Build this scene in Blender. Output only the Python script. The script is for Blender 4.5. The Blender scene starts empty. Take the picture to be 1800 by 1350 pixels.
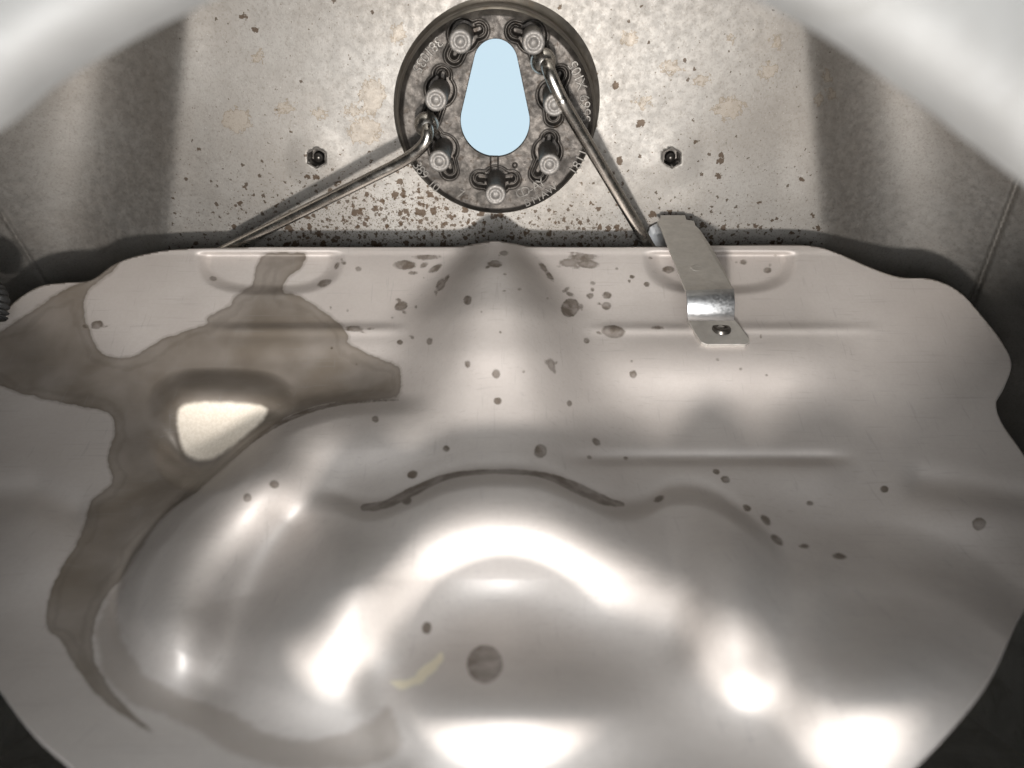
import bpy, math, random
import numpy as np
random.seed(7); rng = np.random.default_rng(7)
sc = bpy.context.scene
COL = sc.collection

# ------------------------------------------------------------------ camera, world, lamps, exposure
FPX = 1300.0                                   # focal length in pixels of the 1800 x 1350 photograph
cam_d = bpy.data.cameras.new('camera'); cam = bpy.data.objects.new('camera', cam_d); COL.objects.link(cam)
cam.location = (0, 0, 0); cam.rotation_euler = (math.radians(90), 0, 0)
cam_d.sensor_width = 36; cam_d.lens = 36 * FPX / 1800
cam_d.clip_start = 0.003; cam_d.clip_end = 50
cam_d.dof.use_dof = True; cam_d.dof.focus_distance = 0.335; cam_d.dof.aperture_fstop = 10
sc.camera = cam
w = bpy.data.worlds.new('World'); sc.world = w; w.use_nodes = True
bg = w.node_tree.nodes['Background']; bg.inputs[0].default_value = (0.61, 0.775, 0.875, 1); bg.inputs[1].default_value = 0.80

def area_lamp(name, loc, target, size, power, color):
    ld = bpy.data.lights.new(name, 'AREA'); ld.shape = 'DISK'; ld.size = size; ld.energy = power; ld.color = color
    lo = bpy.data.objects.new(name, ld); COL.objects.link(lo); lo.location = loc
    from mathutils import Vector
    lo.rotation_euler = (Vector(target) - Vector(loc)).to_track_quat('-Z', 'Y').to_euler()
    return lo
area_lamp('key_lamp', (0.0, -0.055, -0.145), (0.0, 0.36, 0.04), 0.024, 2.35, (1.0, 0.97, 0.935))
area_lamp('daylight_fill', (0.0, -0.05, -0.05), (0.0, 0.25, -0.01), 0.15, 1.05, (0.98, 0.99, 1.0))  # added soft fill close behind the lens, standing in for daylight through the opening
sc.view_settings.view_transform = 'Standard'; sc.view_settings.look = 'None'
sc.view_settings.exposure = 0.36; sc.view_settings.gamma = 1; sc.view_settings.use_curve_mapping = False
sc.cycles.use_denoising = True
sc.cycles.max_bounces = 6; sc.cycles.glossy_bounces = 5; sc.cycles.use_adaptive_sampling = True; sc.cycles.adaptive_threshold = 0.03; sc.cycles.sample_clamp_indirect = 6
sc.cycles.caustics_reflective = True; sc.cycles.blur_glossy = 0.5

# ------------------------------------------------------------------ helpers
def ray(u, v):
    u = np.asarray(u, float); v = np.asarray(v, float); u, v = np.broadcast_arrays(u, v)
    return np.stack([(u - 900) / FPX, np.ones_like(u), (675 - v) / FPX], -1)
def P(u, v, d): return ray(u, v) * np.asarray(d, float)[..., None]
TILT = math.radians(31)
WN = np.array([0, -math.cos(TILT), -math.sin(TILT)])          # rear wall normal (into the tank)
WX = np.array([1.0, 0, 0]); WU = np.array([0, -math.sin(TILT), math.cos(TILT)])
WC = P(870, 192, 0.343); WK = WC @ WN
def W(u, v, h=0.0):                                            # point over the rear wall plane, h metres proud of it
    r = ray(u, v); h = np.asarray(h, float)
    return r * ((WK + h) / (r @ WN))[..., None]
def sstep(a, b, x):
    t = np.clip((x - a) / (b - a), 0, 1); return t * t * (3 - 2 * t)
def sp(x, wd): return wd * np.logaddexp(0, x / wd)            # soft ramp
def smooth_interp(x, xp, fp):                                 # monotone-ish smooth curve through control values
    t = np.linspace(xp[0], xp[-1], 400); f = np.interp(t, xp, fp); k = np.hanning(41); k /= k.sum()
    f = np.convolve(np.pad(f, 20, 'edge'), k, 'valid'); return np.interp(x, t, f)
def spline(pts, n=16, closed=True):
    p = np.array(pts, float); N = len(p); out = []
    idx = range(N if closed else N - 1)
    for i in idx:
        g = (lambda k: p[k % N]) if closed else (lambda k: p[min(max(k, 0), N - 1)])
        a, b, c, d = g(i - 1), g(i), g(i + 1), g(i + 2)
        for t in np.arange(n) / n:
            out.append(.5 * (2*b + (c-a)*t + (2*a-5*b+4*c-d)*t*t + (3*b-a-3*c+d)*t**3))
    if not closed: out.append(p[-1])
    return np.array(out)
def poly_sdf(x, y, poly, near=False):                          # negative inside
    poly = np.asarray(poly, float); d = np.full(x.shape, 1e18); ins = np.zeros(x.shape, bool)
    bx = np.zeros(x.shape); by = np.zeros(x.shape)
    for i in range(len(poly)):
        ax, ay = poly[i - 1]; cx, cy = poly[i]
        ex, ey = cx - ax, cy - ay; L2 = ex*ex + ey*ey
        if L2 == 0: continue
        t = np.clip(((x - ax)*ex + (y - ay)*ey) / L2, 0, 1)
        qx, qy = ax + t*ex, ay + t*ey
        dd = (x - qx)**2 + (y - qy)**2
        if near:
            m = dd < d; bx[m] = qx[m]; by[m] = qy[m]
        d = np.minimum(d, dd)
        if ay != cy: ins ^= ((ay > y) != (cy > y)) & (x < (cx - ax)*(y - ay)/(cy - ay) + ax)
    s = np.where(ins, -1, 1) * np.sqrt(d)
    return (s, bx, by) if near else s
def line_dist(x, y, pts):                                      # distance to an open polyline and its signed side
    d = np.full(x.shape, 1e18); side = np.zeros(x.shape)
    for i in range(1, len(pts)):
        ax, ay = pts[i-1]; cx, cy = pts[i]; ex, ey = cx-ax, cy-ay; L2 = ex*ex+ey*ey
        if L2 == 0: continue
        t = np.clip(((x-ax)*ex + (y-ay)*ey)/L2, 0, 1)
        dx, dy = x-(ax+t*ex), y-(ay+t*ey); dd = dx*dx+dy*dy
        m = dd < d; d = np.where(m, dd, d); side = np.where(m, np.sign(ex*dy - ey*dx), side)
    return np.sqrt(d), side

def link(name, me, mat, parent=None):
    o = bpy.data.objects.new(name, me); COL.objects.link(o)
    if mat is not None: me.materials.append(mat)
    if parent is not None: o.parent = parent
    return o
def mesh_np(name, V, F, smooth=True):
    me = bpy.data.meshes.new(name); V = np.asarray(V, float)
    me.from_pydata(V.tolist(), [], [tuple(int(i) for i in f) for f in F]); 
    me.polygons.foreach_set('use_smooth', [smooth] * len(me.polygons)); me.update(); return me
def quad_mesh(name, V, Q, attrs=None):
    me = bpy.data.meshes.new(name); n = len(Q)
    me.vertices.add(len(V)); me.vertices.foreach_set('co', np.ascontiguousarray(V, np.float32).ravel())
    me.loops.add(n * 4); me.loops.foreach_set('vertex_index', np.ascontiguousarray(Q, np.int32).ravel())
    me.polygons.add(n); me.polygons.foreach_set('loop_start', np.arange(0, 4*n, 4, dtype=np.int32))
    me.polygons.foreach_set('loop_total', np.full(n, 4, np.int32))
    me.polygons.foreach_set('use_smooth', np.ones(n, bool))
    me.update(calc_edges=True); me.validate()
    for k, a in (attrs or {}).items():
        at = me.attributes.new(k, 'FLOAT', 'POINT'); at.data.foreach_set('value', np.ascontiguousarray(a, np.float32))
    return me
def cut_grid(us, vs, keep=None, holes=(), snap=1.0):
    """2-D grid with quads outside `keep` and inside `holes` removed; cut edges snapped to the outlines."""
    U, Vv = np.meshgrid(us, vs); R, C = U.shape
    x, y = U.ravel().copy(), Vv.ravel().copy()
    i = np.arange(R*C).reshape(R, C)
    Q = np.stack([i[:-1,:-1], i[1:,:-1], i[1:,1:], i[:-1,1:]], -1).reshape(-1, 4)
    cx, cy = x[Q].mean(1), y[Q].mean(1); ok = np.ones(len(Q), bool)
    polys = ([(keep, 1)] if keep is not None else []) + [(h, -1) for h in holes]
    for poly, sgn in polys:
        poly = np.asarray(poly)
        bb = (cx > poly[:,0].min()-30) & (cx < poly[:,0].max()+30) & (cy > poly[:,1].min()-30) & (cy < poly[:,1].max()+30)
        if sgn > 0:
            bad = ~bb; bad[bb] = poly_sdf(cx[bb], cy[bb], poly) > 0
        else:
            bad = np.zeros(len(Q), bool); bad[bb] = poly_sdf(cx[bb], cy[bb], poly) < 0
        rem = np.zeros(len(x), bool); rem[Q[bad].ravel()] = True
        kp = np.zeros(len(x), bool); kp[Q[~bad].ravel()] = True
        b = rem & kp
        s, nx, ny = poly_sdf(x[b], y[b], poly, near=True)
        x[b], y[b] = nx, ny
        ok &= ~bad
    Q = Q[ok]; used, inv = np.unique(Q, return_inverse=True)
    return x[used], y[used], inv.reshape(-1, 4)
def rim_edges(Q):
    E = np.concatenate([Q[:, [k, (k+1) % 4]] for k in range(4)])
    key = np.sort(E, 1); _, idx, cnt = np.unique(key, axis=0, return_index=True, return_counts=True)
    return E[idx[cnt == 1]]
def add_skirt(V, Q, off, attrs):
    E = rim_edges(Q); b = np.unique(E); m = -np.ones(len(V), int); m[b] = len(V) + np.arange(len(b))
    V2 = np.concatenate([V, V[b] + (off[b] if np.ndim(off) == 2 else off)])
    Q2 = np.concatenate([Q, np.stack([E[:,1], E[:,0], m[E[:,0]], m[E[:,1]]], -1)])
    return V2, Q2, {k: np.concatenate([a, a[b]]) for k, a in attrs.items()}
def frame_of(d):
    d = d/np.linalg.norm(d); a = np.array([0,0,1.0]) if abs(d[2]) < .9 else np.array([1.0,0,0])
    x = np.cross(a, d); x /= np.linalg.norm(x); return x, np.cross(d, x), d
def lathe(name, prof, origin, axis, mat, parent=None, seg=40, xdir=None):
    x, y, z = frame_of(np.asarray(axis, float))
    if xdir is not None: x = np.asarray(xdir, float); y = np.cross(z, x)
    V = []; F = []; n = len(prof)
    for k in range(seg):
        a = 2*math.pi*k/seg; dr = math.cos(a)*x + math.sin(a)*y
        for r, h in prof: V.append(origin + dr*r + z*h)
    for k in range(seg):
        k2 = (k+1) % seg
        for j in range(n-1): F.append((k*n+j, k2*n+j, k2*n+j+1, k*n+j+1))
    return link(name, mesh_np(name, V, F), mat, parent)
def tube(name, pts, rad, mat, parent=None, seg=20, rads=None, cap=True):
    p = np.asarray(pts); n = len(p); V = []; F = []
    T = np.gradient(p, axis=0); T /= np.linalg.norm(T, axis=1)[:, None]
    x, y, _ = frame_of(T[0])
    for i in range(n):
        x = x - T[i]*(x @ T[i]); x /= np.linalg.norm(x); y = np.cross(T[i], x)
        r = rads[i] if rads is not None else rad
        for k in range(seg):
            a = 2*math.pi*k/seg; V.append(p[i] + (math.cos(a)*x + math.sin(a)*y)*r)
    for i in range(n-1):
        for k in range(seg):
            k2 = (k+1) % seg; F.append((i*seg+k, i*seg+k2, (i+1)*seg+k2, (i+1)*seg+k))
    if cap: F += [tuple(range(seg))[::-1], tuple(range((n-1)*seg, n*seg))]
    return link(name, mesh_np(name, V, F), mat, parent)
def thing(name, label, cat, loc=(0, 0, 0), group=None, kind=None):
    o = bpy.data.objects.new(name, None); COL.objects.link(o); o.empty_display_size = .01
    return tag(o, label, cat, group, kind)
def tag(o, label, cat, group=None, kind=None):
    o['label'] = label; o['category'] = cat
    if group: o['group'] = group
    if kind: o['kind'] = kind
    return o

# ------------------------------------------------------------------ materials
class NT:
    def __init__(s, name):
        s.m = bpy.data.materials.new(name); s.m.use_nodes = True; s.t = s.m.node_tree; s.n = s.t.nodes
        s.b = s.n['Principled BSDF']
    def new(s, t, **kw):
        x = s.n.new(t)
        for k, v in kw.items():
            if k in x.inputs: x.inputs[k].default_value = v
            else: setattr(x, k, v)
        return x
    def l(s, a, b): s.t.links.new(a, b)
    def val(s, x, inp):
        if hasattr(x, 'links') or isinstance(x, bpy.types.NodeSocket): s.l(x, inp)
        else: inp.default_value = x
    def math(s, op, a, b=None, c=None, clamp=False):
        x = s.new('ShaderNodeMath', operation=op, use_clamp=clamp); s.val(a, x.inputs[0])
        if b is not None: s.val(b, x.inputs[1])
        if c is not None: s.val(c, x.inputs[2])
        return x.outputs[0]
    def ramp(s, x, a, b, lo=0., hi=1.):
        r = s.new('ShaderNodeMapRange', interpolation_type='SMOOTHSTEP'); s.val(x, r.inputs[0])
        for k, q in zip((1, 2, 3, 4), (a, b, lo, hi)): s.val(q, r.inputs[k])
        return r.outputs[0]
    def mix(s, f, a, b):
        x = s.new('ShaderNodeMix', data_type='RGBA'); s.val(f, x.inputs[0]); s.val(a, x.inputs[6]); s.val(b, x.inputs[7]); return x.outputs[2]
    def noise(s, scale, detail=3, rough=.55, vec=None, dist=0.):
        x = s.new('ShaderNodeTexNoise'); x.inputs['Scale'].default_value = scale; x.inputs['Detail'].default_value = detail
        x.inputs['Roughness'].default_value = rough; x.inputs['Distortion'].default_value = dist
        s.l(vec or s.co, x.inputs['Vector']); return x.outputs[0]
    @property
    def co(s):
        if not hasattr(s, '_co'): s._co = s.new('ShaderNodeNewGeometry').outputs['Position']
        return s._co
    def attr(s, name):
        return s.new('ShaderNodeAttribute', attribute_name=name).outputs['Fac']
    def bump(s, h, strength=.2, dist=.0003):
        x = s.new('ShaderNodeBump'); x.inputs['Strength'].default_value = strength; x.inputs['Distance'].default_value = dist
        s.l(h, x.inputs['Height']); s.l(x.outputs[0], s.b.inputs['Normal'])
def rgb(r, g, b): return (r, g, b, 1)

def metal(name, col, rough, metallic=1., var=.15, scale=60, dirt=None, dirt_amt=.4, bump=.0):
    n = NT(name); n.b.inputs['Metallic'].default_value = metallic
    a = n.noise(scale, 4, .6); c = n.mix(n.ramp(a, .3, .7), rgb(*[q*(1-var) for q in col]), rgb(*[min(1, q*(1+var)) for q in col]))
    if dirt:
        d = n.noise(scale*2.3, 5, .65, dist=.6); c = n.mix(n.ramp(d, .52, .72, 0, dirt_amt), c, rgb(*dirt))
    n.l(c, n.b.inputs['Base Color'])
    n.l(n.ramp(n.noise(scale*3, 3), .3, .7, rough*.85, rough*1.2), n.b.inputs['Roughness'])
    if bump: n.bump(n.noise(scale*20, 2), bump, .0002)
    return n.m

def panel_material():
    n = NT('satin_tank_steel'); n.b.inputs['Metallic'].default_value = .9
    wet = n.attr('wet'); drop = n.attr('drop'); pad = n.attr('pad')
    edge = n.math('MULTIPLY_ADD', n.noise(200, 2), 10., -5.)
    wetm = n.ramp(n.math('ADD', wet, edge), -1.2, 1.2, 1, 0)
    rimm = n.ramp(n.math('ABSOLUTE', n.math('ADD', wet, edge)), 1., 6., .28, 0)
    drop_crease_m = n.ramp(n.math('ADD', drop, n.math('MULTIPLY_ADD', n.noise(500, 2), 5., -2.5)), -1.2, 1.2, 1, 0)
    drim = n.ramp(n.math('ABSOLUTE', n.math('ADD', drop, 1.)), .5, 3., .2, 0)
    base = n.mix(n.ramp(n.noise(16, 3), .3, .7), rgb(.345, .309, .284), rgb(.395, .358, .332))
    base = n.mix(n.ramp(n.noise(700, 2), .35, .65, 0, .10), base, rgb(.26, .235, .21))
    wetc = n.mix(n.ramp(n.noise(20, 3, .55, dist=.2), .3, .7), rgb(.082, .064, .046), rgb(.128, .103, .077))
    patch = n.noise(38, 3, .5, dist=.2)
    c = n.mix(n.math('MULTIPLY', wetm, n.ramp(patch, .3, .7, .6, .9)), base, wetc); c = n.mix(rimm, c, rgb(.075, .058, .042))
    ring = n.ramp(n.math('ABSOLUTE', n.math('ADD', n.math('ADD', wet, 16.), n.math('MULTIPLY_ADD', n.noise(70, 3), 44., -22.))), 1., 7., .2, 0)
    film = n.ramp(n.math('ADD', n.attr('film'), n.math('MULTIPLY_ADD', n.noise(120, 3), 26., -13.)), -10., 5., .42, 0)
    c = n.mix(film, c, rgb(.15, .118, .09))
    c = n.mix(ring, c, rgb(.08, .065, .05))
    mp = n.new('ShaderNodeMapping'); mp.inputs['Scale'].default_value = (40, 900, 900); n.l(n.co, mp.inputs[0])
    mp2 = n.new('ShaderNodeMapping'); mp2.inputs['Scale'].default_value = (700, 60, 60); mp2.inputs['Rotation'].default_value = (0, 0, .5); n.l(n.co, mp2.inputs[0])
    scr = n.math('ADD', n.ramp(n.noise(1, 2, vec=mp.outputs[0]), .60, .72, 0, .22), n.ramp(n.noise(1, 2, vec=mp2.outputs[0]), .64, .74, 0, .22))
    c = n.mix(scr, c, rgb(.20, .19, .18))
    c = n.mix(n.math('MULTIPLY', drop_crease_m, n.ramp(n.noise(150, 3), .35, .65, .5, .95)), c, rgb(.088, .066, .049)); c = n.mix(drim, c, rgb(.06, .046, .035))
    smm = n.ramp(n.math('ADD', n.attr('smear'), n.math('MULTIPLY_ADD', n.noise(260, 3), 16., -8.)), -4., 2., .75, 0)
    c = n.mix(smm, c, rgb(.56, .50, .36))
    padm = n.ramp(n.math('ADD', pad, n.math('MULTIPLY_ADD', n.noise(300, 3), 6., -3.)), -8., 3., 1, 0)
    padc = n.mix(n.ramp(n.noise(900, 3), .4, .62), rgb(.53, .465, .385), rgb(.58, .515, .435))
    c = n.mix(padm, c, padc)
    n.l(c, n.b.inputs['Base Color'])
    r = n.ramp(n.noise(90, 3), .3, .7, .55, .61)
    r = n.mix(wetm, r, rgb(.42, .42, .42)); r = n.mix(padm, r, rgb(.55, .55, .55))
    n.l(r, n.b.inputs['Roughness'])
    n.l(n.math('MULTIPLY_ADD', padm, -.20, .35), n.b.inputs['Metallic'])
    n.bump(n.math('ADD', n.math('ADD', n.noise(1500, 2), n.math('MULTIPLY', n.noise(70, 2), 5.)), n.math('MULTIPLY', n.math('ADD', wetm, drop_crease_m), .8)), .13, .0003)
    return n.m

def wall_material():
    n = NT('galvanised_wall'); n.b.inputs['Metallic'].default_value = .88
    spk = n.attr('speck'); st = n.attr('stain')
    base = n.mix(n.ramp(n.noise(22, 4, .6), .3, .7), rgb(.208, .19, .17), rgb(.25, .235, .216))
    f = n.noise(900, 3, .7)
    base = n.mix(n.ramp(f, .48, .68, 0, .4), base, rgb(.13, .113, .093))
    base = n.mix(n.ramp(n.noise(1300, 2), .66, .74, 0, .4), base, rgb(.40, .385, .37))
    # splashes: dark brown blots whose number follows the splash zone under the neck
    def blot(scale, seed, lim):
        mp = n.new('ShaderNodeMapping'); mp.inputs['Location'].default_value = (seed, seed*1.7, -seed); n.l(n.co, mp.inputs[0])
        v = n.new('ShaderNodeTexVoronoi', feature='F1'); v.inputs['Scale'].default_value = scale; v.inputs['Randomness'].default_value = 1
        wob = n.new('ShaderNodeTexNoise'); wob.inputs['Scale'].default_value = scale*2.2; n.l(mp.outputs[0], wob.inputs[0])
        ad = n.new('ShaderNodeVectorMath', operation='MULTIPLY_ADD'); n.l(wob.outputs['Color'], ad.inputs[0])
        ad.inputs[1].default_value = (.9/scale,)*3; n.l(mp.outputs[0], ad.inputs[2]); n.l(ad.outputs[0], v.inputs['Vector'])
        pick = n.new('ShaderNodeSeparateColor'); n.l(v.outputs['Color'], pick.inputs[0])
        size = n.math('MULTIPLY_ADD', pick.outputs[1], .26, .18)
        near = n.ramp(n.math('SUBTRACT', v.outputs['Distance'], size), -.05, .03, 1, 0)
        has = n.math('LESS_THAN', pick.outputs[0], n.math('MULTIPLY', spk, lim))
        return n.math('MULTIPLY', near, has)
    c = n.mix(n.math('MULTIPLY', blot(225, 3., .95), .85), base, rgb(.045, .026, .013))
    c = n.mix(n.math('MULTIPLY', blot(420, 9., 1.0), .8), c, rgb(.04, .024, .013))
    c = n.mix(n.math('MULTIPLY', blot(1100, 5., 1.0), .7), c, rgb(.06, .038, .022))
    sm = n.math('ADD', st, n.math('MULTIPLY_ADD', n.noise(420, 4, .65), 44., -22.))
    c = n.mix(n.ramp(sm, -2., 1.5, .34, 0), c, rgb(.26, .21, .155))
    c = n.mix(n.ramp(n.math('ABSOLUTE', sm), .5, 2.6, .75, 0), c, rgb(.16, .13, .098))
    n.l(c, n.b.inputs['Base Color'])
    n.l(n.ramp(n.noise(300, 3),   .3, .7, .52, .62), n.b.inputs['Roughness'])
    n.bump(n.math('ADD', n.noise(1600, 3, .65), n.math('MULTIPLY', n.noise(240, 2), .8)), .16, .0003)
    return n.m

M_PANEL = panel_material(); M_WALL = wall_material()
M_SIDE = metal('grey_tank_steel', (.55, .54, .51), .5, .6, .12, 30, (.30, .28, .24), .35, .08)
M_FRONT = metal('primed_front_sheet', (.080, .077, .073), .85, .0, .12, 35, (.06, .056, .05), .4)
M_PLATE = metal('tarnished_casting', (.068, .060, .053), .55, .85, .5, 150, (.028, .02, .014), .9, .4)
M_RIM = metal('worn_collar_steel', (.21, .19, .165), .42, .95, .2, 90, (.17, .13, .09), .6, .1)
M_SCREW = metal('grey_screw_steel', (.165, .152, .14), .6, .7, .18, 500, (.2, .16, .12), .5, .15)
M_LETTER = metal('cast_letter_metal', (.085, .078, .07), .5, .85, .2, 300)
M_TUBE = metal('drawn_tube_steel', (.50, .47, .43), .26, 1., .12, 90, (.3, .26, .21), .35)
M_CLIP = metal('plated_strap_steel', (.50, .475, .44), .42, .8, .06, 200, (.4, .35, .3), .3, .05)
M_CLIPB = metal('bright_bent_steel', (.40, .40, .40), .42, 1., .06, 300)
M_DARK = metal('dark_oiled_steel', (.10, .09, .08), .35, .9, .25, 200)
M_RUB = metal('black_rubber', (.015, .015, .015), .45, 0., .3, 200)

# ------------------------------------------------------------------ the tank: rear and side walls as one pressed sheet
LU1 = lambda v: 314 - .075*(np.clip(v, -100, 650) - 100)
LU2 = lambda v: 210 - .120*(np.clip(v, -100, 650) - 100)
LU3 = lambda v: -169 + .625*(np.clip(v, -100, 520) - 100)
RU1 = lambda v: 1428 + .085*(np.clip(v, -100, 650) - 100)
RU2 = lambda v: 1513 + .148*(np.clip(v, -100, 650) - 100)
RU3 = lambda v: 1872 - .378*(np.clip(v, -100, 560) - 100)
NECK = (872, 190)
def wall_h(u, v):
    h = -1.6e-4*sp(LU1(v)-u, 7) + 3.6e-4*sp(LU2(v)-u-25, 55) - 1.1e-4*sp(-250-u, 60)
    h += -1.6e-4*sp(u-RU1(v), 7) + 3.6e-4*sp(u-RU2(v)-25, 55) - 1.1e-4*sp(u-2050, 60)
    h -= .0012*np.exp(-((u-LU3(v))/3)**2) + .0045*np.exp(-((u-RU3(v))/4)**2)
    for a, b in ((557, 277), (1181, 277)):                     # dished pad round each insert
        r = np.hypot(u-a, v-b); h += .0006*sstep(64, 14, r)
    h += .0006*np.sin(u/97.)*np.sin(v/83.+1)*sstep(300, 380, u)*sstep(1440, 1360, u)
    return np.minimum(h, .30)
def hexa(u, v, r): return np.array([(u + r*math.cos(math.radians(60*k+30)), v + r*math.sin(math.radians(60*k+30))) for k in range(6)])
PCW = W(872, 208, .018) - WN*.018
ang = np.linspace(0, 2*math.pi, 72, endpoint=False)
def to_px(p): return np.stack([900 + FPX*p[..., 0]/p[..., 1], 675 - FPX*p[..., 2]/p[..., 1]], -1)
NR = .0475
neck_hole = to_px(PCW + .0425*(np.cos(ang)[:, None]*WX + np.sin(ang)[:, None]*WU))
us = np.concatenate([np.linspace(-1500, -200, 40)[:-1], np.arange(-200, 2000, 4), np.linspace(2000, 3300, 40)])
vs = np.concatenate([np.linspace(-400, -100, 16)[:-1], np.arange(-100, 640, 4), np.linspace(640, 1900, 90)])
x, y, Q = cut_grid(us, vs, None, [neck_hole, hexa(557, 277, 17.5), hexa(1181, 277, 17.5)])
V = W(x, y, wall_h(x, y))
bend = sstep(280, 320, x)*sstep(1470, 1430, x)
# splash density: heavy below the neck, thinning outward; fine mist elsewhere
dens = 1.25*np.exp(-(((x-680)/150)**2 + ((y-405)/75)**2)) + .75*np.exp(-(((x-980)/170)**2 + ((y-425)/48)**2)) + .6*np.exp(-(((x-560)/260)**2+((y-430)/40)**2)) + .6*np.exp(-(((x-1230)/160)**2+((y-425)/40)**2))
dens = np.clip(dens + .08*sstep(170, 420, y) + .02, 0, 1)*bend
def spots(x, y, lst, far=60.):
    d = np.full(x.shape, far)
    for s in lst:
        a, b, ru, rv = s[:4]; rot = math.radians(s[4]) if len(s) > 4 else 0
        m = (np.abs(x-a) < ru+rv+far) & (np.abs(y-b) < ru+rv+far); dx, dy = x[m]-a, y[m]-b
        px, py = dx*math.cos(rot)+dy*math.sin(rot), -dx*math.sin(rot)+dy*math.cos(rot)
        k = np.sqrt((px/ru)**2 + (py/rv)**2); d[m] = np.minimum(d[m], (k-1)*min(ru, rv))
    return d
stain = spots(x, y, [(418, 212, 22, 20), (455, 100, 9, 9), (500, 190, 14, 10), (560, 200, 12, 8), (620, 195, 12, 9), (640, 230, 26, 22), (655, 170, 20, 30), (1105, 68, 13, 12), (1285, 70, 7, 7), (1352, 125, 14, 14), (1365, 74, 7, 9),
    (1440, 175, 8, 9), (1453, 133, 6, 10), (1462, 165, 7, 7), (1280, 190, 26, 16), (1180, 120, 14, 9), (1230, 140, 12, 7), (1130, 180, 12, 8), (700, 60, 10, 14)])
attrs = {'speck': dens, 'stain': stain}
V, Q, attrs = add_skirt(V, Q, -WN*.0045, attrs)
tank = thing('fuel_tank', 'pale grey steel fuel tank seen from inside, its walls enclosing everything', 'fuel tank')
link('rear_wall', quad_mesh('rear_wall', V, Q, attrs), M_WALL, tank)
def slab(name, pts, mat, parent):
    me = mesh_np(name, pts, [(0, 1, 2, 3)], False); return link(name, me, mat, parent)
slab('bottom_sheet', [(-.34, .07, -.24), (.34, .07, -.24), (.34, .75, -.24), (-.34, .75, -.24)], M_SIDE, tank)
for sx in (-.33, .33): slab('side_sheet', [(sx, .07, -.25), (sx, .90, -.25), (sx, .90, .22), (sx, .07, .22)], M_SIDE, tank)
slab('top_sheet', [(-.34, .07, .20), (-.34, .36, .20), (.34, .36, .20), (.34, .07, .20)], M_SIDE, tank)

# front sheet with the round opening the camera looks through, and its rolled rim
open_px = spline([(-8, 236), (97, 154), (211, 86), (320, 30), (477, -33), (870, -90), (1203, -44), (1418, 51), (1607, 179), (1808, 334), (2120, 560), (2350, 800), (2400, 1080), (2260, 1380), (2000, 1640), (1660, 1840), (1260, 1960), (860, 2000), (400, 1930), (-60, 1720), (-440, 1500), (-680, 1180), (-680, 850), (-500, 560), (-230, 350)], 10)
n = len(open_px); FD = .090
inner = P(open_px[:, 0], open_px[:, 1], np.full(n, FD+.010)); inner[:, 1] = FD; ctr = inner.mean(0)
out = inner - np.roll(inner, 1, 0); tang = np.roll(inner, -1, 0) - np.roll(inner, 1, 0); tang /= np.linalg.norm(tang, axis=1)[:, None]
outw = np.cross(tang, np.array([0, 1.0, 0])); outw *= np.sign((outw*(inner-ctr)).sum(1))[:, None]
# (outward offset, depth offset): rolled lip, bead, then flat sheet
prof = [(.0014, .012), (.0004, .008), (.0, .0045), (.0004, .0018), (.0016, .0002), (.0034, -.0006), (.006, -.0009), (.010, -.0010), (.016, -.0010), (.022, -.0010), (.03, -.0010), (.05, -.001)]
V = []
for o_, d_ in prof: V.append(inner + outw*o_ + np.array([0, d_, 0]))
far = ctr + (inner-ctr)/np.linalg.norm(inner-ctr, axis=1)[:, None]*.40; far[:, 1] = FD - .001; V.append(far)
k = len(V); V = np.concatenate(V); i = np.arange(n)
Q = np.concatenate([np.stack([j*n+i, j*n+(i+1) % n, (j+1)*n+(i+1) % n, (j+1)*n+i], -1) for j in range(k-1)])
rimf = 8*n
link('opening_rim', quad_mesh('opening_rim', V[:9*n], Q[:rimf]), M_FRONT, tank)
link('front_sheet', quad_mesh('front_sheet', V[8*n:], Q[rimf:] - 8*n), M_FRONT, tank)

# ------------------------------------------------------------------ stamped tunnel panel
top_line = [(-120, 700), (-60, 610), (0, 556), (32, 525), (70, 503), (112, 497), (160, 492), (205, 462), (262, 445), (330, 437), (480, 434), (640, 434), (795, 433), (836, 428), (870, 423), (904, 428), (945, 433), (1120, 434), (1280, 431), (1415, 431), (1470, 444), (1530, 470), (1582, 487), (1640, 491), (1688, 514), (1730, 560), (1762, 602), (1778, 640), (1766, 678), (1751, 708), (1762, 745), (1800, 800), (1850, 890)]
bot_line = [(1860, 960), (1835, 1020), (1792, 1085), (1742, 1190), (1680, 1270), (1600, 1352), (1480, 1450), (900, 1500), (240, 1460), (130, 1352), (60, 1290), (0, 1212), (-60, 1120), (-110, 1000), (-140, 850)]
outline = spline(top_line + bot_line, 6)
kv = np.array([400, 430, 500, 600, 700, 820, 900, 1000, 1100, 1200, 1350, 1520.])
kd = np.array([.354, .349, .337, .320, .304, .283, .262, .234, .208, .184, .153, .125])
arc = spline([(520, 872), (580, 872), (650, 890), (720, 868), (790, 838), (870, 828), (950, 834), (1020, 862), (1080, 887), (1130, 884), (1180, 862), (1240, 866), (1300, 900), (1360, 950), (1420, 1010), (1470, 1080)], 8, False)
rlob = spline([(1380, 945), (1430, 930), (1520, 926), (1620, 940), (1720, 985), (1800, 1045)], 8, False)
def G(x, s): return np.exp(-.5*(x/s)**2)
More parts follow.
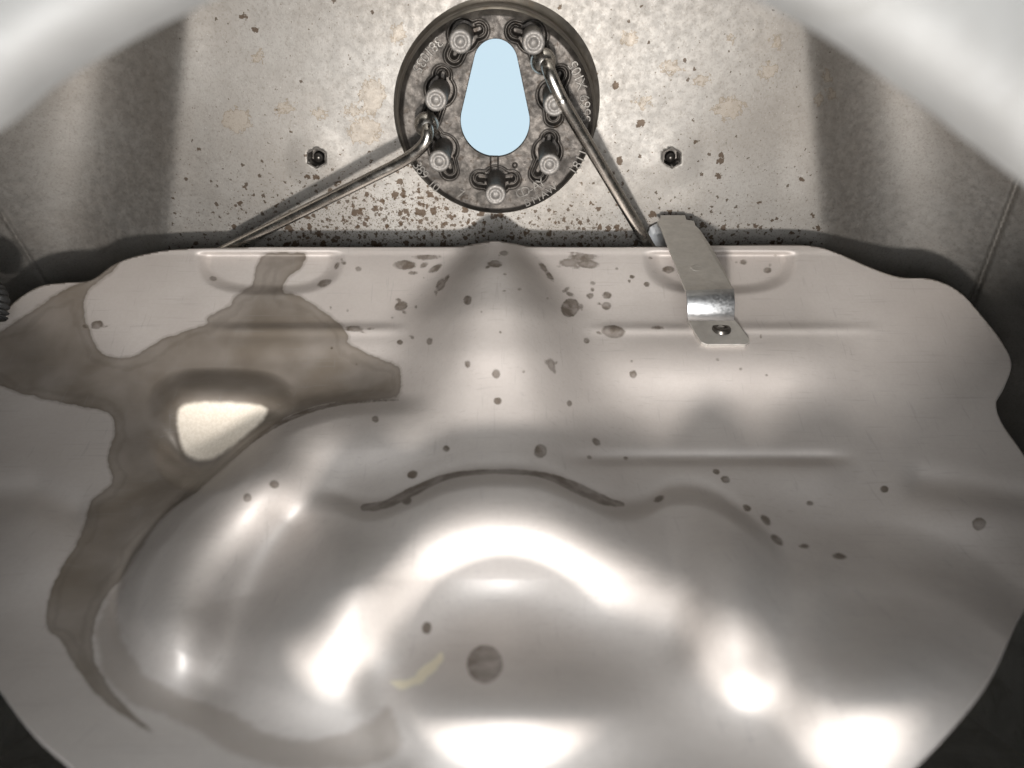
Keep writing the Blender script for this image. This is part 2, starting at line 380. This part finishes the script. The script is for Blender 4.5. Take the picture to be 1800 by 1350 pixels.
def soft_ridge(u, v, pts, sg, p=2.5):                          # Gaussian ridge along a polyline, without creases at its ends
    pts = np.asarray(pts, float); seg = np.hypot(*np.diff(pts, axis=0).T); t = np.concatenate([[0], np.cumsum(seg)])
    m = max(2, int(t[-1]/(sg*.4)) + 1); q = np.linspace(0, t[-1], m); sx, sy = np.interp(q, t, pts[:, 0]), np.interp(q, t, pts[:, 1])
    acc = sum(np.exp(-p*((u-a)**2 + (v-b)**2)/(2*sg*sg)) for a, b in zip(sx, sy))
    top = max(np.exp(-p*((sx-a)**2 + (sy-b)**2)/(2*sg*sg)).sum() for a, b in zip(sx, sy))
    return (acc/top)**(1/p)
_pf = np.polyfit((kv-900)/500, np.log(kd), 4)
def base_L(v): return np.polyval(_pf, (np.clip(v, 400, 1520)-900)/500)
def panel_L(u, v):
    L = base_L(v)
    # top flange and the two shallow half-round recesses below it
    L += .0018*sstep(438, 450, v)
    for a, b, sgn in ((352, 596, 1), (1140, 1392, 1)):
        c = (a+b)/2; hw = (b-a)/2
        k = np.sqrt(np.clip(np.abs((u-c)/hw), 0, 9)**3 + np.clip((v-440)/72, 0, 9)**3)
        L += .014*sstep(1.16, .76, k)*sstep(441, 450, v)
    # central spine that peaks at the edge and widens downwards like a nose
    A = smooth_interp(v, [400, 430, 470, 540, 620, 700, 800, 930, 1020], [.052, .058, .105, .150, .152, .130, .100, .040, 0])
    S = smooth_interp(v, [400, 430, 460, 500, 560, 640, 790], [30, 38, 52, 78, 112, 136, 190])
    L -= A*np.exp(-np.abs((u-870)/S)**2.7)
    # crease line under the upper band, left and right
    wl = sstep(340, 420, u)*sstep(740, 660, u); wr = sstep(1010, 1080, u)*sstep(1580, 1440, u)
    L -= (wl+wr)*(.005*G(v-578, 6)) + wl*.006*sstep(566, 590, v)*sstep(640, 600, v)
    # long convex roll across the right and its groove
    rr = sstep(980, 1080, u)*sstep(1520, 1430, u)
    L += rr*.010*G(v-806, 9) - rr*.012*sstep(800, 822, v)*sstep(900, 830, v)
    lrol = sstep(430, 560, u)*sstep(800, 720, u)
    L += lrol*2.2e-4*(v-785)*G(v-785, 44)
    # left lobe
    sd = -poly_sdf(u, v, LOBE); near = sstep(790, 620, u); lo = sstep(1080, 1190, v)
    L -= near*(.028 - .016*lo)*sstep(-12 - 22*lo, 30 + 40*lo, sd)*sstep(260, 40, sd)
    L += near*.009*G(sd+10, 9)*(1-lo)*sstep(820, 880, v)
    # recess left of the lobe with a flat floor that faces the opening
    ps = poly_sdf(u, v, PAD); L += .007*sstep(64, 2, ps) + 8e-4*(v-757)*sstep(60, 0, ps)
    # dome edge
    dv = v - np.interp(u, arc[:, 0], arc[:, 1]); we = sstep(520, 640, u)*sstep(1400, 1280, u)
    L -= we*(.042*sstep(-8, 30, dv)*sstep(480, 70, dv)); L += we*.004*G(dv+10, 9)
    dv = v - np.interp(u, rlob[:, 0], rlob[:, 1]); we = sstep(1340, 1450, u)
    L -= we*.045*sstep(-14, 110, dv)*sstep(460, 180, dv)
    # rounded lobes and ridges of the dome
    for pts, sg, amp in RIDGES:
        L -= amp*soft_ridge(u, v, pts, sg)
    for a, b, su, sv, amp in BUMPS:
        L -= amp*G(u-a, su)*G(v-b, sv)
    d, s = line_dist(u, v, [(500, 920), (455, 1000), (415, 1090), (375, 1195)]); L += .024*G(d, 30)
    L += .020*soft_ridge(u, v, [(1185, 950), (1205, 1040), (1190, 1130)], 30)
    L += .022*soft_ridge(u, v, [(655, 1180), (675, 1250), (705, 1330)], 28)
    d, s = line_dist(u, v, [(-120, 880), (60, 868), (130, 895)]); L += .014*G(d, 22)
    d, s = line_dist(u, v, [(1620, 845), (1720, 862), (1860, 885)]); L += .012*G(d, 18)
    return L
LOBE = np.concatenate([spline([(760, 702), (690, 703), (600, 708), (520, 730), (450, 768), (370, 838), (290, 915), (238, 985), (215, 1060), (228, 1125), (262, 1172), (330, 1212), (430, 1255), (560, 1292), (670, 1330), (740, 1400), (770, 1520)], 6, False), np.array([(1900, 1600), (1900, 500), (1000, 560)])])
PAD = spline([(318, 712), (350, 705), (420, 706), (462, 712), (472, 724), (455, 748), (420, 778), (380, 806), (345, 810), (322, 795), (312, 760), (309, 730)], 6)
RIDGES = [(spline([(680, 770), (560, 792), (460, 850)], 6, False), 52, .045),
          (spline([(470, 850), (365, 950), (315, 1050), (312, 1130)], 6, False), 60, .095),
          (spline([(640, 1000), (760, 940), (880, 918), (1000, 940), (1075, 985)], 6, False), 80, .130),
          ([(600, 1040), (570, 1100), (560, 1140)], 74, .148),
          (spline([(1265, 1015), (1285, 1045), (1305, 1080), (1305, 1110)], 6, False), 94, .165),
          ([(1080, 628), (1420, 628)], 46, .030)]
BUMPS = [(890, 1245, 150, 72, .130), (1540, 1225, 115, 95, .135), (1310, 1198, 32, 28, .010), (620, 895, 50, 26, .006), (60, 960, 90, 70, .03), (1700, 900, 90, 34, .02)]
STEP = 2.6
x, y, Q = cut_grid(np.arange(-150, 1880, STEP), np.arange(415, 1510, STEP), outline)
L = panel_L(x, y)
V = P(x, y, np.exp(L))
main = spline([(468, 446), (535, 446), (527, 470), (503, 492), (499, 513), (530, 522), (565, 545), (598, 570), (613, 592), (611, 603), (660, 628), (695, 642), (704, 662), (698, 697), (640, 704), (560, 712), (500, 735), (455, 765), (410, 805), (350, 860), (290, 905), (245, 965), (214, 1015), (182, 1055), (164, 1100), (164, 1150), (180, 1190), (212, 1235), (266, 1286), (190, 1237), (140, 1182), (110, 1127), (88, 1110), (82, 1078), (97, 1020), (132, 960), (150, 920), (160, 880), (196, 850), (190, 800), (202, 762), (190, 727), (130, 712), (60, 697), (-20, 670), (-40, 640), (-20, 600), (60, 545), (112, 510), (150, 495), (185, 472), (215, 452), (190, 484), (156, 510), (148, 549), (159, 587), (173, 615), (202, 628), (236, 626), (275, 602), (327, 582), (363, 570), (366, 557), (400, 540), (417, 518), (443, 501), (451, 471)], 4)
wet = np.clip(poly_sdf(x, y, main), -60, 60)
DROPS = [(705, 538, 11, 8, -20), (622, 578, 14, 5), (712, 466, 19, 8), (630, 473, 5, 4), (592, 467, 4, 6, 30), (604, 462, 4, 3), (775, 500, 7, 12, 30), (765, 472, 12, 5, -30), (822, 528, 7, 8, 20), (870, 464, 12, 6), (886, 445, 7, 4), (1002, 541, 15, 17, 40), (1078, 583, 20, 11, 5), (1037, 520, 6, 5), (1067, 519, 8, 6), (1066, 538, 8, 7), (1041, 509, 3, 3), (1042, 498, 4, 3), (1111, 487, 4, 3), (1137, 500, 5, 4), (1033, 464, 19, 7, 5), (1000, 462, 16, 7), (1025, 452, 24, 6), (966, 485, 4, 9, -40), (1155, 576, 9, 3), (1031, 599, 5, 5),
    (703, 602, 5, 4), (755, 600, 5, 6, 20), (660, 737, 6, 5), (822, 640, 5, 6), (872, 657, 7, 8), (875, 705, 7, 6), (969, 641, 6, 11, -15), (1001, 709, 4, 5), (1113, 658, 6, 7), (784, 789, 6, 5), (725, 834, 9, 7, -20), (950, 793, 11, 12, 20), (1048, 777, 8, 5, 40), (1036, 804, 4, 3), (1100, 806, 4, 3), (1259, 829, 6, 4, 20), (1275, 843, 8, 6, 20), (1313, 893, 7, 5, 30), (1346, 914, 11, 6, 45), (1366, 949, 13, 6, 40), (1414, 960, 8, 4, 5), (1476, 978, 12, 5, 5), (1424, 885, 6, 4), (1554, 860, 7, 6), (1721, 921, 12, 11), (482, 851, 8, 7), (435, 875, 7, 7), (750, 1104, 8, 10), (852, 1167, 31, 33), (660, 892, 14, 6, -10), (715, 880, 8, 7, -20), (1070, 884, 12, 4, 10), (1158, 877, 9, 5, -25), (171, 571, 11, 7, -10), (375, 490, 6, 4), (1307, 461, 6, 4), (1349, 475, 7, 5), (1175, 474, 10, 6), (570, 498, 12, 6, -20), (750, 452, 20, 4), (745, 466, 7, 4, -30), (785, 490, 3, 7, 30), (955, 470, 4, 10, -40)]
for _ in range(70):
    a = rng.uniform(560, 1420); b = rng.uniform(448, 700)
    if rng.random() < math.exp(-(b-448)/110): DROPS.append((a, b, rng.uniform(1.2, 2.8), rng.uniform(1.2, 2.4)))
for q in list(DROPS[:60]):
    if 60 < q[2]*q[3] < 500 and q[1] < 700:
        for _ in range(rng.integers(1, 4)):
            an = rng.uniform(0, 6.28); k = rng.uniform(1.25, 2.1); DROPS.append((q[0]+q[2]*k*math.cos(an), q[1]+q[3]*k*math.sin(an), q[2]*rng.uniform(.12, .45), q[3]*rng.uniform(.12, .4), rng.uniform(-40, 40)))
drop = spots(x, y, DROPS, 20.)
# dark bands along the creases behind the dome and beside the left lobe
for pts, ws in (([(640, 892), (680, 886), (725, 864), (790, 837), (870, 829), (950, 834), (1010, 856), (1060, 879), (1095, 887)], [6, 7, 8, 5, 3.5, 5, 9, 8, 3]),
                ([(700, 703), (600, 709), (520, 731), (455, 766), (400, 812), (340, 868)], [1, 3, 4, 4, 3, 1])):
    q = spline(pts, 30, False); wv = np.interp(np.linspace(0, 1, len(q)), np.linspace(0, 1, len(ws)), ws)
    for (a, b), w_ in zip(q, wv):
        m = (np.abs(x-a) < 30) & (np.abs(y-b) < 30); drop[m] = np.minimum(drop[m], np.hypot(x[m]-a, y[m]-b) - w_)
pad = np.clip(poly_sdf(x, y, PAD), -40, 40)
film = spline([(250, 965), (212, 1040), (212, 1100), (232, 1150), (268, 1192), (330, 1222), (400, 1248), (480, 1286), (575, 1296), (645, 1268), (682, 1238), (705, 1285), (690, 1330), (600, 1352), (470, 1345), (360, 1300), (290, 1262), (225, 1235), (185, 1190), (168, 1150), (168, 1100), (190, 1050)], 5)
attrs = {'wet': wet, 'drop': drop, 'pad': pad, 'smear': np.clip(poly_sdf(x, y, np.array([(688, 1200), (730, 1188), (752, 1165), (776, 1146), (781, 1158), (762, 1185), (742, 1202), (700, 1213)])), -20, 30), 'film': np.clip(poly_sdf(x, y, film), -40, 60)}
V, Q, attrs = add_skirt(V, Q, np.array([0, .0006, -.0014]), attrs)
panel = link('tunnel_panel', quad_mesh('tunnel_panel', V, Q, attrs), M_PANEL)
tag(panel, 'large smooth satin steel stamped panel with domes, fuel stains and droplets', 'stamped panel')
def panel_pt(u, v, lift=0.):
    p = P(np.array([u]), np.array([v]), np.exp(panel_L(np.array([float(u)]), np.array([float(v)]))))[0]
    return p*(1 - lift/p[1])

# ------------------------------------------------------------------ filler neck
neck = thing('filler_neck', 'round tarnished filler neck with pear-shaped hole and seven screws in rear wall', 'filler neck')
PH = .018
PC = W(872, 208, PH)
def loc(u, v, h=PH):                                           # photograph point on the plate -> plate x, y
    p = W(u, v, h) - PC; return np.array([p @ WX, p @ WU])
PR = .0432
sc_px = loc(1000, 204)[0]/128                                   # metres per pixel on the plate
def hull2(c1, r1, c2, r2, n=28):
    d = c1[1]-c2[1]; th = math.asin((r2-r1)/d); pts = []
    for a in np.linspace(th, math.pi-th, n): pts.append((c1[0]+r1*math.cos(a), c1[1]+r1*math.sin(a)))
    for a in np.linspace(math.pi-th, 2*math.pi+th, n*2): pts.append((c2[0]+r2*math.cos(a), c2[1]+r2*math.sin(a)))
    return np.array(pts)
t_, b_ = loc(871, 68), loc(871, 276); r1 = 37*sc_px; r2 = 61*sc_px
pear = hull2(np.array([t_[0], t_[1]-r1]), r1, np.array([b_[0], b_[1]+r2]), r2)
HEADS = [(809, 73), (938, 75), (766, 176), (975, 185), (772, 284), (966, 290), (871, 343)]
EARS = [((842, 53), (798, 98)), ((906, 55), (950, 98)), ((777, 132), (758, 208)), ((985, 132), (973, 205)), ((762, 238), (790, 300)), (( 966, 245), (946, 305)), ((843, 315), (899, 315))]
SH = .023                                                        # screw standing height over the plate
heads = []
for (hu, hv) in HEADS:
    p = W(hu, hv, PH+SH) - PC; heads.append(np.array([p @ WX, p @ WU]))
rb = 24*sc_px
def plate_h(X, Y):
    r = np.hypot(X, Y); h = -.0022*sstep(PR-.0024, PR+.0004, r)
    moat = np.full(X.shape, 1.); ridge = np.zeros(X.shape); slot = np.full(X.shape, 1.)
    for hd, (e1, e2) in zip(heads, EARS):
        base = np.array([hd[0], hd[1]])
        dcirc = np.hypot(X-base[0], Y-base[1]) - rb; moat = np.minimum(moat, dcirc)
        for e in (e1, e2):
            q = loc(*e); dv = base-q; t = np.clip(((X-q[0])*dv[0]+(Y-q[1])*dv[1])/(dv@dv), 0, 1)
            dc = np.hypot(X-q[0]-t*dv[0], Y-q[1]-t*dv[1])
            moat = np.minimum(moat, dc-14*sc_px); slot = np.minimum(slot, dc-5*sc_px)
            ridge = np.maximum(ridge, np.exp(-((dc-8*sc_px)/(1.6*sc_px))**2)*sstep(-.5*sc_px, 1.5*sc_px, dcirc))
    s = sc_px
    h += .0007*np.exp(-((moat-2.2*s)/(1.8*s))**2)
    h -= .0028*sstep(1.2*s, -1.8*s, moat)
    h += .0022*ridge
    h -= .0030*sstep(1.2*s, -1.2*s, slot)
    # pressed key below the hole and a drain pit
    kx, ky = loc(869, 292); h -= .0006*sstep(0, -.0004, np.maximum(np.abs(X-kx)-.0019, np.abs(Y-ky)-.0045))
    dx, dy = loc(905, 291); h -= .0012*sstep(.0013, .0007, np.hypot(X-dx, Y-dy))
    return h
g = np.arange(-PR-.001, PR+.001, .00034)
circ = np.stack([PR*np.cos(ang), PR*np.sin(ang)], -1)
x, y, Q = cut_grid(g*1e4, g*1e4, circ*1e4, [pear*1e4]); x, y = x/1e4, y/1e4
hh = plate_h(x, y)
V = PC + x[:, None]*WX + y[:, None]*WU + hh[:, None]*WN
V, Q, _ = add_skirt(V, Q[:, ::-1], -WN*.0022, {})
link('plate', quad_mesh('plate', V, Q), M_PLATE, neck)
cprof = [(PR-.0005, PH-.0022), (PR+.0006, PH-.0030), (PR+.0013, PH-.0045), (PR+.0014, PH-.0065), (PR+.0009, PH-.0072), (PR+.0013, PH-.0080), (PR+.0015, .0032), (PR+.0022, .0014), (PR+.0036, .0005), (PR+.0055, -.0005)]
lathe('collar', cprof, PC - WN*PH, WN, M_RIM, neck, 96, WX)
sprof = [(0, 0), (.0016, 0), (.0018, -.0003), (.0028, -.0003), (.0031, 0), (.0042, -.0001), (.0046, -.0005), (.0047, -.0012), (.0047, -.0050), (.0043, -.0054), (.0043, -(SH+.0035))]
for k, hd in enumerate(heads):
    o = lathe('screw', [(r*.98, h) for r, h in sprof], PC + hd[0]*WX + hd[1]*WU + WN*SH, WN, M_SCREW, neck, 32)
# cast lettering that runs round the plate, tops inward
def char_mesh(ch):
    cu = bpy.data.curves.new('t', 'FONT'); cu.body = ch; cu.size = 1; cu.extrude = .06; cu.align_x = 'CENTER'; cu.align_y = 'CENTER'; cu.resolution_u = 3
    cu.bevel_depth = .02; cu.offset = -.012
    o = bpy.data.objects.new('t', cu); COL.objects.link(o)
    bpy.context.view_layer.update()
    me = bpy.data.meshes.new_from_object(o.evaluated_get(bpy.context.evaluated_depsgraph_get()))
    bpy.data.objects.remove(o); return me
cache = {}
def ring_text(txt, a0, a1, r, size, depth=1.):
    Vs, Fs = [], []; off = 0
    for k, ch in enumerate(txt):
        if ch == ' ': continue
        if ch not in cache: cache[ch] = char_mesh(ch)
        me = cache[ch]; a = math.radians(a0 + (a1-a0)*(k/max(1, len(txt)-1)))
        ctr_ = PC + r*(math.cos(a)*WX + math.sin(a)*WU)
        upv = -(math.cos(a)*WX + math.sin(a)*WU); rt = np.cross(upv, WN)
        co = np.array([v.co[:] for v in me.vertices])
        co = ctr_ + size*(co[:, :1]*rt + co[:, 1:2]*upv) + (size*co[:, 2:3]*.9*depth + .0001)*WN
        Vs.append(co); Fs += [tuple(i+off for i in p.vertices) for p in me.polygons]; off += len(co)
    return link('raised_lettering', mesh_np('raised_lettering', np.concatenate(Vs), Fs, False), M_LETTER, neck)
RT = 37.4e-3
def ang_of(u, v): q = loc(u, v); return math.degrees(math.atan2(q[1], q[0])), float(np.hypot(*q))
def txt(s, p0, p1, size=.0062):
    a0, ra = ang_of(*p0); a1, rb_ = ang_of(*p1)
    if a1 < a0: a1 += 360
    return ring_text(s, a0, a1, (ra+rb_)/2, size)
txt('381035', (772, 76), (731, 119)); txt('389 10', (733, 291), (767, 329)); txt('7', (810, 341), (810, 341), .0055)
txt('CD-AY', (914, 339), (952, 322)); txt('BMAW', (926, 354), (972, 334), .0052); txt('1811', (1008, 300), (1026, 268)); txt('5569 XI05', (1036, 208), (1003, 117))

# ------------------------------------------------------------------ the two bent pipes
def pipe(label, pts, rad, ball):
    t = thing('vent_pipe', label, 'pipe', group='bent pipes on the filler neck')
    p = np.array([W(a, b, h) for a, b, h in pts]); p = spline(p, 14, False)
    tube('pipe_run', p, rad, M_TUBE, t, 24)
    c = W(*ball[:3]); pr = [(0, ball[3]*1.0)] + [(ball[3]*math.sin(q), ball[3]*math.cos(q)) for q in np.linspace(.15, 2.2, 12)] + [(ball[3]*.62, -ball[3]*.9), (ball[3]*.62, -.030)]
    lathe('ferrule', pr, c, WN, M_TUBE, t, 32)
    return t
pipe('bent steel pipe sloping down to the left from the filler neck', [(751, 222, .034), (752, 234, .037), (747, 251, .038), (728, 270, .037), (694, 291, .035), (640, 318, .033), (400, 437, .021), (330, 472, .017)], .00255, (750, 219, .031, .0053))
pipe('bent steel pipe running down to the right, passing behind the strap clip', [(960, 112, .034), (964, 122, .038), (972, 142, .040), (986, 172, .040), (1008, 210, .038), (1132, 418, .020), (1160, 465, .016)], .0027, (955, 108, .031, .0053))

# ------------------------------------------------------------------ hex inserts in the rear wall
for a, b, side in ((557, 277, 'left'), (1181, 277, 'right')):
    t = thing('hex_insert', f'dark hexagonal threaded insert in the rear wall, {side} of the filler neck', 'threaded insert', group='hexagonal inserts in the rear wall')
    c = W(a, b, .0006)
    def hexring(rr): 
        p = hexa(a, b, rr); return np.array([W(q[0], q[1], .0006) for q in p])
    r0, r1_, r2_ = hexring(19.5), hexring(16.8), hexring(14.5)
    V = np.concatenate([r0 + WN*.0001, r0 + WN*.0009, r1_ + WN*.0009, r1_ - WN*.004, r2_ - WN*.0065])
    F = [(j*6+k, j*6+(k+1) % 6, (j+1)*6+(k+1) % 6, (j+1)*6+k) for j in range(4) for k in range(6)] + [tuple(24+k for k in range(6))]
    link('hex_socket', mesh_np('hex_socket', V, F, False), M_DARK, t)
    c2 = W(a, b+3, .0006) - WN*.0064
    pr = [(0, .0042), (.0012, .0042), (.0013, .0034), (.0020, .0034), (.0022, .0030)] + [(.0022 + (.0003 if k % 2 else 0), .0028-.0003*k) for k in range(9)]
    lathe('bolt_end', pr, c2, WN, M_DARK, t, 24)

# ------------------------------------------------------------------ strap clip over the panel edge
clip = thing('strap_clip', 'flat steel strap clip hooked over the upper edge of the stamped panel', 'clip')
def plate_poly(name, poly, depth_fn, mat, thick, parent):
    p3 = np.array([P(np.array(a), np.array(b), depth_fn(a, b)) for a, b in poly]); n = len(p3)
    nn = np.zeros(3); c = p3.mean(0)
    for k in range(n): nn += np.cross(p3[k]-c, p3[(k+1) % n]-c)
    nn /= np.linalg.norm(nn)
    if nn @ c > 0: nn = -nn
    V = np.concatenate([p3, p3 - nn*thick]); F = [tuple(range(n)), tuple(range(2*n-1, n-1, -1))] + [(k, k+n, (k+1) % n + n, (k+1) % n) for k in range(n)]
    o = link(name, mesh_np(name, V, F, False), mat, parent)
    b = o.modifiers.new('bevel', 'BEVEL'); b.width = .00018; b.segments = 2; b.limit_method = 'ANGLE'; return o
sd_ = lambda a, b: .362 - (b-378)*(.362-.299)/(512-378)
plate_poly('strap', [(1161, 378), (1204, 378), (1207, 386), (1220, 388), (1223, 397), (1230, 403), (1252, 436), (1272, 472), (1290, 510), (1206, 513), (1188, 468), (1172, 428), (1162, 402), (1159, 397), (1155, 389), (1161, 385)], sd_, M_CLIP, .0010, clip)
def ribbon(name, rows, mat, parent, thick=.001):
    V = []; F = []; n = len(rows)
    for (ul, vl, ur, vr, d) in rows: V += [P(np.array(ul), np.array(vl), d), P(np.array(ur), np.array(vr), d)]
    for k in range(n-1): F.append((2*k, 2*k+1, 2*k+3, 2*k+2))
    o = link(name, mesh_np(name, V, F), mat, parent); s = o.modifiers.new('solid', 'SOLIDIFY'); s.thickness = thick; s.offset = 0
    b = o.modifiers.new('bevel', 'BEVEL'); b.width = .0002; b.segments = 2; b.limit_method = 'ANGLE'; b.angle_limit = math.radians(50); return o
ribbon('riser', [(1205.5, 512, 1290, 509, .2992), (1206, 517, 1290.5, 514, .2972), (1207, 524, 1291, 521, .2962), (1207.5, 534, 1291.5, 532, .2958), (1208, 548, 1291, 547, .2960), (1208, 556, 1290.5, 556, .2972), (1209, 562, 1290, 562, .2995)], M_CLIPB, clip)
_f0, _f1 = panel_pt(1262, 560)[1] - .0035, panel_pt(1270, 606)[1] - .0026
fd_ = lambda a, b: _f0 + (b-558)*(_f1-_f0)/(606-558)
plate_poly('foot', [(1209, 561), (1288, 558), (1303, 576), (1317, 596), (1317, 601), (1311, 605), (1242, 605), (1233, 601), (1222, 585)], fd_, M_CLIP, .0019, clip)
ribbon('rear_leg', [(1142, 399, 1163, 388, .368), (1137, 415, 1168, 408, .3685), (1135, 440, 1172, 440, .369), (1134, 462, 1174, 462, .370)], M_CLIPB, clip)
c = P(np.array(1268), np.array(578), fd_(0, 578)); fn = np.array([0, -.45, .89]); fn /= np.linalg.norm(fn)
lathe('nut', [(0, .0003), (.0018, .0004), (.0022, .0009), (.0036, .0008), (.0040, .0003), (.0042, -.001)], c, fn, M_DARK, clip, 24)
c = P(np.array(1226), np.array(473), sd_(0, 473)); sn = np.array([0, -.6, .8])
lathe('dimple', [(0, -.0002), (.0016, .0001), (.0022, .0006), (.0028, .0004), (.0032, -.0003)], c, sn, M_CLIP, clip, 24)

# ------------------------------------------------------------------ black ribbed hose end at the far left
hp = spline([P(np.array(-60), np.array(475), .318), P(np.array(-24), np.array(500), .315), P(np.array(-6), np.array(528), .312), P(np.array(-10), np.array(560), .310)], 24, False)
hr = [.0042 + .0007*math.sin(k*1.05) for k in range(len(hp))]
tag(tube('ribbed_hose', hp, 0, M_RUB, None, 24, hr), 'black ribbed hose end at the left edge between wall and panel', 'hose')
